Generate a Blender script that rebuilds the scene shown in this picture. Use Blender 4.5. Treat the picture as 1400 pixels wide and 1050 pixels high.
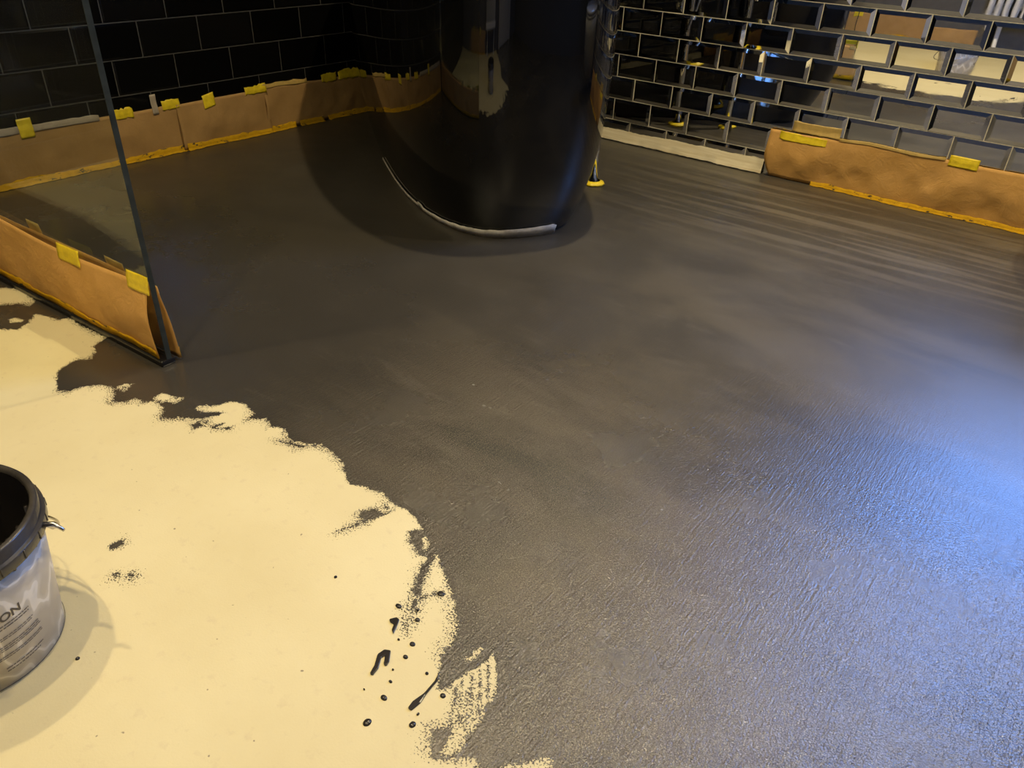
import bpy, bmesh, math, random
import numpy as np
from mathutils import Vector, Matrix

for o in list(bpy.data.objects):
    bpy.data.objects.remove(o, do_unlink=True)
SC = bpy.context.scene
COL = SC.collection
random.seed(7)
RNG = np.random.default_rng(7)

# ------------------------------------------------------------------ camera
# x runs along the mirror-tiled back wall from the corner, y runs out of it
# (room is y < 0), the black-tiled left wall is x = 0.  Units: metres.
PITCH, ROLL, YAW = math.radians(32.36), math.radians(2.437), 0.642
cd = bpy.data.cameras.new('camera')
cd.sensor_fit = 'HORIZONTAL'
cd.sensor_width = 36.0
cd.lens = 36.0 * 1051.0 / 1400.0
cd.clip_start = 0.02
cam = bpy.data.objects.new('camera', cd)
COL.objects.link(cam)
_R = (Matrix.Rotation(YAW, 4, 'Z') @ Matrix.Rotation(math.pi / 2 - PITCH, 4, 'X')
      @ Matrix.Rotation(ROLL, 4, 'Z'))
cam.matrix_world = Matrix.Translation((2.503, -2.620, 0.774)) @ _R
SC.camera = cam

# ------------------------------------------------------------------ world, exposure
w = bpy.data.worlds.new('daylight')
SC.world = w
w.use_nodes = True
bg = w.node_tree.nodes['Background']
bg.inputs[0].default_value = (0.14, 0.34, 1.0, 1.0)
bg.inputs[1].default_value = 27.0
SC.view_settings.view_transform = 'Standard'
SC.view_settings.look = 'None'
SC.view_settings.exposure = 0.52
SC.view_settings.gamma = 1.0
SC.view_settings.use_curve_mapping = False
SC.cycles.use_denoising = True
SC.cycles.max_bounces = 10
SC.cycles.diffuse_bounces = 4
SC.cycles.glossy_bounces = 6
SC.cycles.transparent_max_bounces = 16
SC.cycles.caustics_reflective = False
SC.cycles.caustics_refractive = False
SC.cycles.sample_clamp_indirect = 6.0

ROOM_X, ROOM_Y, ROOM_Z = 4.0, -3.75, 2.4
LAMP_TINT = (1.0, 0.81, 0.49)
# ceiling downlights: x, y, watts
LAMPS = [(1.56, -0.90, 88), (1.00, -2.52, 58), (1.62, -2.54, 50), (2.82, -0.60, 72), (2.80, -2.54, 62)]  # last one is added, unseen, to brighten the right floor

# window opening in the back wall (past the right edge of the picture)
WIN = (2.30, 3.15, 0.86, 1.76)
pd = bpy.data.lights.new('window_portal', 'AREA')
pd.shape = 'RECTANGLE'
pd.size, pd.size_y = WIN[1] - WIN[0], WIN[3] - WIN[2]
pd.cycles.is_portal = True
po = bpy.data.objects.new('window_portal', pd)
COL.objects.link(po)
po.location = ((WIN[0] + WIN[1]) / 2, 0.16, (WIN[2] + WIN[3]) / 2)
po.rotation_euler = (-math.pi / 2, 0, 0)


# ------------------------------------------------------------------ helpers
def tag(o, label=None, cat=None, group=None, kind=None):
    if label: o['label'] = label
    if cat: o['category'] = cat
    if group: o['group'] = group
    if kind: o['kind'] = kind
    return o


def empty(name, loc=(0, 0, 0), rz=0.0):
    o = bpy.data.objects.new(name, None)
    o.empty_display_size = 0.05
    COL.objects.link(o)
    o.location = loc
    o.rotation_euler = (0, 0, rz)
    return o


def smooth_mesh(me, on=True):
    me.polygons.foreach_set('use_smooth', [on] * len(me.polygons))


def mk(name, verts, faces, mat, parent=None, smooth=False):
    me = bpy.data.meshes.new(name)
    me.from_pydata([tuple(v) for v in verts], [], faces)
    me.update()
    if smooth: smooth_mesh(me)
    if mat is not None:
        for m in (mat if isinstance(mat, (list, tuple)) else [mat]):
            me.materials.append(m)
    o = bpy.data.objects.new(name, me)
    COL.objects.link(o)
    if parent is not None: o.parent = parent
    return o


def from_bm(name, bm, mat, parent=None, smooth=False):
    me = bpy.data.meshes.new(name)
    bmesh.ops.recalc_face_normals(bm, faces=bm.faces)
    bm.to_mesh(me)
    bm.free()
    if smooth: smooth_mesh(me)
    if mat is not None: me.materials.append(mat)
    o = bpy.data.objects.new(name, me)
    COL.objects.link(o)
    if parent is not None: o.parent = parent
    return o


def box_bm(bm, x0, x1, y0, y1, z0, z1, bevel=0.0):
    r = bmesh.ops.create_cube(bm, size=1.0)
    vs = r['verts']
    for v in vs:
        v.co = Vector(((x0 + x1) / 2 + v.co.x * (x1 - x0), (y0 + y1) / 2 + v.co.y * (y1 - y0),
                       (z0 + z1) / 2 + v.co.z * (z1 - z0)))
    if bevel:
        es = list({e for v in vs for e in v.link_edges})
        bmesh.ops.bevel(bm, geom=es, offset=bevel, segments=2, profile=0.5, affect='EDGES')


def box(name, x0, x1, y0, y1, z0, z1, mat, parent=None, bevel=0.0):
    bm = bmesh.new()
    box_bm(bm, x0, x1, y0, y1, z0, z1, bevel)
    return from_bm(name, bm, mat, parent)


def rings(name, loops, mat, parent=None, closed=True, cap0=False, cap1=False, smooth=True):
    """loft equal-length vertex loops"""
    n = len(loops[0])
    verts = [p for L in loops for p in L]
    faces = []
    m = n if closed else n - 1
    for i in range(len(loops) - 1):
        for j in range(m):
            k = (j + 1) % n
            faces.append((i * n + j, i * n + k, (i + 1) * n + k, (i + 1) * n + j))
    if cap0: faces.append(tuple(reversed(range(n))))
    if cap1: faces.append(tuple((len(loops) - 1) * n + j for j in range(n)))
    return mk(name, verts, faces, mat, parent, smooth)


def lathe(name, prof, mat, parent=None, c=(0, 0), seg=64, smooth=True, cap0=False, cap1=False):
    loops = []
    for r, z in prof:
        loops.append([(c[0] + r * math.cos(2 * math.pi * i / seg), c[1] + r * math.sin(2 * math.pi * i / seg), z)
                      for i in range(seg)])
    return rings(name, loops, mat, parent, True, cap0, cap1, smooth)


def tube(name, pts, r, mat, parent=None, seg=12, cap=True):
    pts = [Vector(p) for p in pts]
    rad = r if isinstance(r, (list, tuple)) else [r] * len(pts)
    loops = []
    up = None
    for i, p in enumerate(pts):
        t = (pts[min(i + 1, len(pts) - 1)] - pts[max(i - 1, 0)]).normalized()
        if up is None:
            a = Vector((0, 0, 1)) if abs(t.z) < 0.9 else Vector((1, 0, 0))
            up = (a - t * a.dot(t)).normalized()
        else:
            up = (up - t * up.dot(t)).normalized()
        s = t.cross(up)
        loops.append([tuple(p + (up * math.cos(2 * math.pi * k / seg) + s * math.sin(2 * math.pi * k / seg)) * rad[i])
                      for k in range(seg)])
    return rings(name, loops, mat, parent, True, cap, cap, True)


def vnoise(x, seed=0):
    """smooth 1-D value noise in -1..1"""
    i = math.floor(x)
    f = x - i
    f = f * f * (3 - 2 * f)
    h = lambda n: random.Random(n * 7919 + seed * 104729).uniform(-1, 1)
    return h(i) * (1 - f) + h(i + 1) * f


def vnoise2(x, y, seed=0):
    i, j = math.floor(x), math.floor(y)
    fx, fy = x - i, y - j
    fx, fy = fx * fx * (3 - 2 * fx), fy * fy * (3 - 2 * fy)
    h = lambda a, b: random.Random(a * 7919 + b * 31337 + seed * 104729).uniform(-1, 1)
    return ((h(i, j) * (1 - fx) + h(i + 1, j) * fx) * (1 - fy)
            + (h(i, j + 1) * (1 - fx) + h(i + 1, j + 1) * fx) * fy)


# ------------------------------------------------------------------ materials
class NT:
    def __init__(s, name):
        s.m = bpy.data.materials.new(name)
        s.m.use_nodes = True
        s.t = s.m.node_tree
        s.b = s.t.nodes['Principled BSDF']
        s.out = s.t.nodes['Material Output']

    def n(s, kind, **kw):
        nd = s.t.nodes.new(kind)
        for k, v in kw.items():
            setattr(nd, k, v)
        return nd

    def l(s, a, b):
        s.t.links.new(a, b)

    def set(s, **kw):
        for k, v in kw.items():
            s.b.inputs[k.replace('_', ' ')].default_value = v
        return s

    def val(s, x, sock):
        if isinstance(x, (int, float)): sock.default_value = x
        elif isinstance(x, tuple): sock.default_value = x
        else: s.l(x, sock)

    def math(s, op, a, b=0.0, c=0.0, clamp=False):
        nd = s.n('ShaderNodeMath', operation=op)
        nd.use_clamp = clamp
        s.val(a, nd.inputs[0]); s.val(b, nd.inputs[1]); s.val(c, nd.inputs[2])
        return nd.outputs[0]

    def coord(s, which='Object', scale=(1, 1, 1), rot=(0, 0, 0), loc=(0, 0, 0)):
        tc = s.n('ShaderNodeTexCoord')
        mp = s.n('ShaderNodeMapping')
        mp.inputs['Scale'].default_value = scale
        mp.inputs['Rotation'].default_value = rot
        mp.inputs['Location'].default_value = loc
        s.l(tc.outputs[which], mp.inputs[0])
        return mp.outputs[0]

    def noise(s, vec, scale, detail=3.0, rough=0.55, dist=0.0):
        nd = s.n('ShaderNodeTexNoise')
        s.l(vec, nd.inputs['Vector'])
        nd.inputs['Scale'].default_value = scale
        nd.inputs['Detail'].default_value = detail
        nd.inputs['Roughness'].default_value = rough
        nd.inputs['Distortion'].default_value = dist
        return nd.outputs[0]

    def mr(s, x, a, b, c=0.0, d=1.0, smooth=False):
        nd = s.n('ShaderNodeMapRange')
        if smooth: nd.interpolation_type = 'SMOOTHSTEP'
        s.val(x, nd.inputs[0])
        for i, v in enumerate((a, b, c, d)): s.val(v, nd.inputs[i + 1])
        return nd.outputs[0]

    def mix(s, f, a, b):
        nd = s.n('ShaderNodeMix', data_type='RGBA')
        s.val(f, nd.inputs[0])
        for v, k in ((a, 6), (b, 7)):
            if isinstance(v, tuple): nd.inputs[k].default_value = (*v, 1.0) if len(v) == 3 else v
            else: s.l(v, nd.inputs[k])
        return nd.outputs[2]

    def bump(s, h, strength=0.3, dist=0.002):
        nd = s.n('ShaderNodeBump')
        nd.inputs['Strength'].default_value = strength
        nd.inputs['Distance'].default_value = dist
        s.l(h, nd.inputs['Height'])
        s.l(nd.outputs[0], s.b.inputs['Normal'])


def rgb(c): return (*c, 1.0)


def plain(name, col, rough=0.5, metal=0.0, spec=0.5, coat=0.0, var=0.12, scale=20.0, bump=0.0, bscale=200.0):
    m = NT(name)
    m.set(Roughness=rough, Metallic=metal)
    m.b.inputs['Specular IOR Level'].default_value = spec
    m.b.inputs['Coat Weight'].default_value = coat
    m.b.inputs['Coat Roughness'].default_value = 0.03
    v = m.coord()
    n = m.noise(v, scale, 4.0)
    lo = tuple(c * (1 - var) for c in col)
    hi = tuple(min(1, c * (1 + var)) for c in col)
    m.l(m.mix(m.mr(n, 0.3, 0.7), lo, hi), m.b.inputs['Base Color'])
    if bump:
        m.bump(m.noise(v, bscale, 3.0), bump, 0.002)
    return m.m


MAT = {}
MAT['plaster'] = plain('warm_plaster', (0.80, 0.71, 0.54), 0.85, var=0.05, bump=0.1, bscale=60)
MAT['dark_plaster'] = plain('dark_plaster', (0.10, 0.095, 0.09), 0.7, var=0.1, bump=0.1, bscale=60)
MAT['ceiling'] = plain('ceiling_paint', (0.45, 0.42, 0.37), 0.9, var=0.03)
MAT['grout_light'] = plain('light_grout', (0.85, 0.78, 0.60), 0.9, var=0.15, scale=60, bump=0.3)
MAT['grout_dark'] = plain('dark_grout', (0.085, 0.083, 0.075), 0.9, var=0.2, scale=60, bump=0.3)
MAT['chrome'] = plain('chrome', (0.78, 0.78, 0.78), 0.06, metal=1.0, var=0.02)
MAT['white_enamel'] = plain('white_enamel', (0.74, 0.73, 0.70), 0.25, var=0.02)
MAT['ceramic'] = plain('white_ceramic', (0.78, 0.77, 0.74), 0.08, coat=0.6, var=0.01)
MAT['white_wood'] = plain('white_gloss_wood', (0.68, 0.60, 0.46), 0.3, var=0.03)
MAT['tub'] = plain('black_gloss_acrylic', (0.004, 0.004, 0.004), 0.035, spec=0.5, coat=0.28, var=0.1)
MAT['black_seal'] = plain('black_silicone', (0.010, 0.010, 0.010), 0.18, spec=0.6, var=0.2, bump=0.25, bscale=120)
MAT['yellow_tape'] = plain('yellow_tape', (0.90, 0.67, 0.025), 0.38, var=0.16, scale=60, bump=0.3, bscale=180)
MAT['pale_tape'] = plain('pale_yellow_tape', (0.66, 0.46, 0.14), 0.42, var=0.12, scale=60, bump=0.3, bscale=180)


def smeared_tape():
    m = NT('paint_smeared_orange_tape')
    m.set(Roughness=0.7)
    m.b.inputs['Specular IOR Level'].default_value = 0.15
    v = m.coord()
    n1 = m.noise(v, 40, 4, 0.6)
    c = m.mix(m.mr(n1, 0.3, 0.7), (0.46, 0.26, 0.006), (0.64, 0.36, 0.006))
    n2 = m.noise(m.coord(scale=(1, 1, 2.2)), 34, 5, 0.7)
    m.l(m.mix(m.mr(n2, 0.57, 0.62), c, (0.035, 0.030, 0.022)), m.b.inputs['Base Color'])
    m.bump(n1, 0.3, 0.002)
    return m.m


MAT['orange_tape'] = smeared_tape()
MAT['white_tape'] = plain('white_tape', (0.46, 0.39, 0.30), 0.6, var=0.1, scale=60, bump=0.2)
MAT['grey_strip'] = plain('grey_film', (0.64, 0.61, 0.55), 0.4, var=0.25, scale=45, bump=0.4, bscale=120)
MAT['black_plastic'] = plain('black_plastic', (0.045, 0.040, 0.034), 0.25, var=0.3, scale=40, bump=0.2, bscale=90)
MAT['print'] = plain('dark_print', (0.09, 0.075, 0.06), 0.6, var=0.1)
MAT['steel'] = plain('steel_wire', (0.55, 0.53, 0.50), 0.25, metal=1.0, var=0.05)
MAT['wet_paint'] = plain('wet_black_paint', (0.022, 0.019, 0.017), 0.22, spec=0.5, var=0.1)


def mirror_tile():
    m = NT('mirror_glass_tile')
    m.set(Metallic=1.0, Roughness=0.012)
    oi = m.n('ShaderNodeObjectInfo')
    f = m.mr(oi.outputs['Random'], 0, 1)
    m.l(m.mix(f, (0.82, 0.82, 0.79), (0.90, 0.90, 0.87)), m.b.inputs['Base Color'])
    v = m.coord()
    sm = m.noise(v, 14, 5, 0.7)
    m.l(m.mr(sm, 0.5, 0.85, 0.01, 0.10), m.b.inputs['Roughness'])
    m.bump(m.noise(v, 9, 1), 0.05, 0.004)
    return m.m


def black_tile():
    m = NT('black_glazed_tile')
    m.set(Roughness=0.05)
    m.b.inputs['Specular IOR Level'].default_value = 0.45
    oi = m.n('ShaderNodeObjectInfo')
    m.l(m.mix(oi.outputs['Random'], (0.003, 0.003, 0.003), (0.007, 0.007, 0.007)), m.b.inputs['Base Color'])
    v = m.coord()
    m.bump(m.noise(v, 12, 2), 0.04, 0.004)
    return m.m


def kraft(name, a, b):
    m = NT(name)
    m.set(Roughness=0.72)
    m.b.inputs['Specular IOR Level'].default_value = 0.3
    v = m.coord()
    n1 = m.noise(v, 16, 4, 0.6)
    fib = m.noise(m.coord(scale=(1, 1, 1)), 420, 2)
    f = m.math('ADD', m.math('MULTIPLY', m.mr(n1, 0.3, 0.7), 0.7), m.math('MULTIPLY', fib, 0.3), clamp=True)
    m.l(m.mix(f, a, b), m.b.inputs['Base Color'])
    cre = m.noise(v, 24, 5, 0.7, 1.2)
    m.bump(m.math('ADD', cre, m.math('MULTIPLY', fib, 0.05)), 0.35, 0.006)
    return m.m


MAT['mirror'] = mirror_tile()
MAT['black_tile'] = black_tile()
MAT['kraft'] = kraft('brown_kraft_paper', (0.61, 0.335, 0.085), (0.74, 0.425, 0.135))
MAT['kraft_pale'] = kraft('pale_kraft_paper', (0.42, 0.250, 0.088), (0.52, 0.315, 0.122))


def masking():
    m = NT('cream_masking_tape')
    m.set(Roughness=0.7)
    v = m.coord()
    st = m.noise(m.coord(scale=(6, 6, 120)), 1.0, 4, 0.6)
    m.l(m.mix(m.mr(st, 0.35, 0.65), (0.72, 0.62, 0.38), (0.85, 0.77, 0.55)), m.b.inputs['Base Color'])
    m.bump(m.noise(v, 120, 3), 0.3, 0.002)
    return m.m


MAT['masking'] = masking()


def clear_glass(name, tint, refl=1.0, haze=0.0):
    m = NT(name)
    t = m.n('ShaderNodeBsdfTransparent')
    t.inputs[0].default_value = rgb(tint)
    g = m.n('ShaderNodeBsdfGlossy')
    g.inputs['Roughness'].default_value = 0.01
    g.inputs['Color'].default_value = rgb((0.95, 0.97, 0.95))
    lw = m.n('ShaderNodeLayerWeight')
    lw.inputs[0].default_value = 0.5
    fr = m.math('ADD', 0.04, m.math('MULTIPLY', m.math('POWER', lw.outputs['Facing'], 5.0), 0.96))
    mx = m.n('ShaderNodeMixShader')
    m.l(m.math('MULTIPLY', fr, refl, clamp=True), mx.inputs[0])
    m.l(t.outputs[0], mx.inputs[1])
    m.l(g.outputs[0], mx.inputs[2])
    df = m.n('ShaderNodeBsdfDiffuse')
    df.inputs[0].default_value = rgb((0.6, 0.6, 0.56))
    m2 = m.n('ShaderNodeMixShader')
    m2.inputs[0].default_value = haze  # faint diffuse haze, painting the pane's reflected veil into its colour
    m.l(mx.outputs[0], m2.inputs[1])
    m.l(df.outputs[0], m2.inputs[2])
    m.l(m2.outputs[0], m.out.inputs[0])
    return m.m


MAT['pane'] = clear_glass('clear_glass', (0.94, 0.96, 0.94))
MAT['hazy_pane'] = clear_glass('hazy_glass', (0.94, 0.96, 0.94), 0.7, 0.006)
MAT['glass_edge'] = plain('green_glass_edge', (0.036, 0.040, 0.030), 0.2, spec=0.35, var=0.3, scale=30)


def lamp_glow():
    m = NT('lamp_glow')
    e = m.n('ShaderNodeEmission')
    e.inputs[0].default_value = rgb(LAMP_TINT)
    e.inputs[1].default_value = 18.0
    m.l(e.outputs[0], m.out.inputs[0])
    return m.m


MAT['lamp'] = lamp_glow()


def marble_label():
    m = NT('grey_marbled_label')
    m.set(Roughness=0.35)
    v = m.coord()
    w_ = m.n('ShaderNodeTexWave')
    w_.wave_type = 'BANDS'
    w_.bands_direction = 'DIAGONAL'
    m.l(m.coord(scale=(1, 1, 0.6)), w_.inputs['Vector'])
    w_.inputs['Scale'].default_value = 16.0
    w_.inputs['Distortion'].default_value = 11.0
    w_.inputs['Detail'].default_value = 1.5
    w_.inputs['Detail Scale'].default_value = 1.6
    f = m.mr(w_.outputs[1], 0.25, 1.0)
    c = m.mix(f, (0.47, 0.42, 0.33), (0.60, 0.55, 0.44))
    c2 = m.mix(m.mr(w_.outputs[1], 0.9, 0.97), c, (0.76, 0.71, 0.60))
    m.l(c2, m.b.inputs['Base Color'])
    return m.m


MAT['label'] = marble_label()


def floor_material():
    m = NT('painted_concrete')
    P = m.coord()
    at = m.n('ShaderNodeAttribute', attribute_name='bare')
    s = at.outputs['Fac']
    # ragged, stippled edge of the paint coat
    nf = m.mr(m.noise(P, 420, 2.0, 0.6), 0.28, 0.72)
    nm = m.noise(P, 85, 4.0, 0.65)
    nl = m.noise(P, 11, 2.0)
    amp = m.math('MULTIPLY', m.mr(s, -0.004, 0.006, 0.010, 0.045), m.mr(nl, 0.38, 0.62, 0.25, 1.0))
    v = m.math('ADD', s, m.math('MULTIPLY', m.math('SUBTRACT', nf, 0.5), amp))
    v = m.math('ADD', v, m.math('MULTIPLY', m.math('SUBTRACT', nm, 0.5), m.mr(nl, 0.35, 0.65, 0.010, 0.030)))
    bare = m.mr(v, -0.0005, 0.0005, smooth=True)
    # bare screed
    c1 = m.noise(P, 3.2, 5, 0.6)
    c2 = m.noise(P, 55, 4, 0.6)
    cc = m.mix(m.mr(c1, 0.3, 0.7), (0.61, 0.525, 0.280), (0.69, 0.610, 0.350))
    cc = m.mix(m.mr(c2, 0.58, 0.80, 0.0, 0.40), cc, (0.50, 0.40, 0.25))
    pits = m.noise(P, 95, 1.0)
    cc = m.mix(m.mr(pits, 0.77, 0.80, 0.0, 0.8), cc, (0.16, 0.12, 0.08))
    # dark coat
    d1 = m.noise(P, 2.4, 5, 0.6)
    dc = m.mix(m.mr(d1, 0.3, 0.7), (0.037, 0.033, 0.026), (0.050, 0.044, 0.034))
    # trowel bands beside the back wall
    sep = m.n('ShaderNodeSeparateXYZ')
    m.l(P, sep.inputs[0])
    tb = m.noise(m.coord(scale=(2.2, 30, 1), rot=(0, 0, 0.03)), 1.0, 2.0, 0.5)
    bandmask = m.math('MULTIPLY', m.mr(sep.outputs[1], -0.85, -0.45, 0, 1, True), m.mr(sep.outputs[1], -0.06, -0.10, 0, 1, True))
    bandmask = m.math('MULTIPLY', bandmask, m.mr(sep.outputs[0], 1.0, 1.8, 0.15, 1.0, True))
    dc = m.mix(m.math('MULTIPLY', m.mr(tb, 0.44, 0.64, 0, 0.85, True), bandmask), dc, (0.135, 0.116, 0.086))
    # warm sheen painted into the coat as a lighter brown towards the right
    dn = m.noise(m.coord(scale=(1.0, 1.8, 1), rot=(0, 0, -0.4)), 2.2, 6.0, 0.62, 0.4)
    sheen_mix = m.math('MULTIPLY', m.mr(dn, 0.36, 0.62, 0.15, 1.0, True), m.mr(sep.outputs[0], 1.25, 1.95, 0.0, 0.85, True))
    sheen_mix = m.math('MULTIPLY', sheen_mix, m.math('SUBTRACT', 1.0, m.math('MULTIPLY', bandmask, 0.85)))
    dc = m.mix(sheen_mix, dc, (0.092, 0.077, 0.051))
    # pale smears: scuffs, doubling as painted sheen on the right side
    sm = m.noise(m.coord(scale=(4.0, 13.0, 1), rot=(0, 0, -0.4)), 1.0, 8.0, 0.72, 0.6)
    sheen_side = m.mr(sep.outputs[0], 1.1, 1.9, 0.0, 1.0, True)
    dc = m.mix(m.math('MULTIPLY', m.mr(sm, 0.57, 0.78, 0, 0.5), sheen_side), dc, (0.15, 0.130, 0.098))
    gk = m.noise(P, 620, 1.5, 0.6)  # pale and dark specks paint the near floor's glints into the colour
    glint_mask = m.math('MULTIPLY', m.mr(sep.outputs[1], -1.35, -1.95, 0.0, 1.0, True), m.mr(sep.outputs[0], 1.5, 1.9, 0.0, 1.0, True))
    dc = m.mix(m.math('MULTIPLY', m.mr(gk, 0.56, 0.72, 0, 0.6), glint_mask), dc, (0.24, 0.20, 0.13))
    dc = m.mix(m.math('MULTIPLY', m.mr(gk, 0.46, 0.36, 0, 0.5), glint_mask), dc, (0.022, 0.019, 0.015))
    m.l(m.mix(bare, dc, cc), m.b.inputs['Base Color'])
    # gloss
    r1 = m.noise(P, 5.0, 4, 0.6)
    nearg = m.mr(sep.outputs[1], -1.0, -1.7, 0.0, 1.0, True)
    rd = m.math('SUBTRACT', m.mr(r1, 0.3, 0.7, 0.38, 0.48), m.math('MULTIPLY', nearg, 0.18))
    rr = m.n('ShaderNodeMix')
    m.l(bare, rr.inputs[0]); m.l(rd, rr.inputs[2]); rr.inputs[3].default_value = 0.8
    m.l(rr.outputs[0], m.b.inputs['Roughness'])
    m.b.inputs['Specular IOR Level'].default_value = 0.95
    # brush ridges: fine strokes in patches of differing direction
    sa = m.noise(m.coord(scale=(240, 20, 1), rot=(0, 0, 0.35)), 1.0, 2.0, 0.6)
    sb = m.noise(m.coord(scale=(230, 19, 1), rot=(0, 0, 1.15)), 1.0, 2.0, 0.6)
    pm = m.mr(m.noise(P, 3.5, 2, 0.5, 0.8), 0.45, 0.55, 0, 1, True)
    st = m.n('ShaderNodeMix')
    m.l(pm, st.inputs[0]); m.l(sa, st.inputs[2]); m.l(sb, st.inputs[3])
    gr = m.noise(P, 350, 2.0, 0.6)
    near = m.mr(sep.outputs[1], -1.0, -1.75, 0.15, 1.0, True)
    near = m.math('MULTIPLY', near, m.mr(sep.outputs[0], 1.2, 1.75, 0.15, 1.0, True))
    hh = m.math('ADD', m.math('MULTIPLY', st.outputs[0], 0.75), m.math('MULTIPLY', gr, 0.9))
    hh = m.math('MULTIPLY', hh, near)
    hh = m.math('MULTIPLY', hh, m.math('SUBTRACT', 1.0, m.math('MULTIPLY', bare, 0.85)))
    hh = m.math('SUBTRACT', hh, m.math('MULTIPLY', bare, 0.8))
    m.bump(hh, 1.0, 0.0012)
    return m.m


MAT['floor'] = floor_material()

# ------------------------------------------------------------------ traced floor marks (metres on the floor)
CREAM_OUTLINE = [(0.8059,-2.2967),(0.8196,-2.225),(0.8662,-2.1626),(0.8935,-2.1423),(0.881,-2.1155),(0.8704,-2.1078),(0.8507,-2.0857),(0.8887,-2.0737),(0.9134,-2.069),(0.9159,-2.0492),(0.9528,-2.0509),(1.0185,-2.0468),(1.0511,-2.0395),(1.0686,-2.075),(1.0964,-2.0871),(1.1104,-2.1103),(1.0933,-2.1197),(1.1033,-2.1512),(1.1144,-2.1694),(1.1747,-2.1962),(1.1921,-2.186),(1.1924,-2.1651),(1.2096,-2.1396),(1.2325,-2.13),(1.2568,-2.1344),(1.2776,-2.1564),(1.2941,-2.1419),(1.3019,-2.1202),(1.3183,-2.1208),(1.333,-2.1029),(1.3635,-2.1056),(1.388,-2.1268),(1.4057,-2.1114),(1.4222,-2.0952),(1.4412,-2.0805),(1.4529,-2.0563),(1.4495,-2.0469),(1.4227,-2.0684),(1.4089,-2.0709),(1.4008,-2.0633),(1.4251,-2.0421),(1.4323,-2.0161),(1.4555,-2.0057),(1.4724,-2.0106),(1.492,-2.0127),(1.4993,-2.03),(1.5217,-2.0105),(1.5447,-2.0181),(1.568,-2.0069),(1.5924,-2.0212),(1.6115,-2.0218),(1.6307,-2.018),(1.6484,-1.9985),(1.5834,-2.0385),(1.613,-2.03),(1.6275,-2.0287),(1.649,-2.0012),(1.6812,-1.999),(1.7143,-2.0082),(1.7494,-2.0296),(1.7615,-2.034),(1.7788,-2.0241),(1.814,-2.0182),(1.8463,-2.0235),(1.8679,-2.0189),(1.8927,-2.0246),(1.9156,-2.0354),(1.9025,-2.0507),(1.9198,-2.0651),(1.9469,-2.0743),(1.9615,-2.0721),(1.966,-2.0581),(1.9804,-2.0692),(2.0024,-2.0807),(2.0256,-2.0971),(2.0463,-2.1141),(2.0646,-2.1317),(2.0752,-2.1418),(2.0793,-2.1569),(2.0781,-2.1669),(2.0835,-2.1773),(2.0968,-2.1951),(2.1124,-2.2152),(2.1185,-2.2113),(2.1207,-2.192),(2.1279,-2.1666),(2.1308,-2.1469),(2.1294,-2.1363),(2.1423,-2.146),(2.1621,-2.1687),(2.1702,-2.1861),(2.1672,-2.1964),(2.1757,-2.2148),(2.1764,-2.2289),(2.1748,-2.2375),(2.1816,-2.2531),(2.1813,-2.2603),(2.1691,-2.2717),(2.1663,-2.2611),(2.1629,-2.2473),(2.1559,-2.241),(2.1487,-2.2444),(2.1406,-2.2584),(2.1555,-2.2746),(2.1643,-2.2811),(2.176,-2.2743),(2.2005,-2.2519),(2.206,-2.2559),(2.2049,-2.2622),(2.2249,-2.2503),(2.2299,-2.2408),(2.2303,-2.236),(2.2488,-2.2164),(2.2592,-2.2024),(2.2642,-2.2037),(2.2736,-2.2139),(2.3000,-2.3500),(2.2000,-2.7000),(2.3500,-3.1000),(2.3000,-3.9000),(-0.2000,-3.9000),(-0.2000,-2.4200),(0.4000,-2.3800)]
CREAM_ISLANDS = [[(0.6681,-2.0791),(0.7065,-2.0542),(0.7872,-2.0597),(0.8072,-2.0793),(0.7834,-2.0822),(0.7562,-2.1162),(0.719,-2.1867),(0.6272,-2.1517)],
    [(0.836,-2.1343),(0.8391,-2.1228),(0.8596,-2.1131),(0.8661,-2.1203),(0.8544,-2.1351)],
    [(1.2402,-2.1179),(1.24,-2.1075),(1.2502,-2.1007),(1.2566,-2.1056),(1.2495,-2.115),(1.2577,-2.1151),(1.2619,-2.1197),(1.2529,-2.1235)],
    [(1.3205,-2.1009),(1.3183,-2.0806),(1.3294,-2.0759),(1.3517,-2.0736),(1.3567,-2.0652),(1.3632,-2.0716),(1.364,-2.0857),(1.3449,-2.0876),(1.3455,-2.097)],
    [(1.9267,-2.047),(1.9288,-2.0427),(1.9421,-2.0504),(1.9466,-2.0627),(1.9382,-2.0577)],
    [(2.1077,-2.1632),(2.114,-2.1561),(2.1104,-2.1371),(2.1169,-2.139),(2.1163,-2.1501),(2.1184,-2.1554),(2.1121,-2.1653)]]
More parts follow.
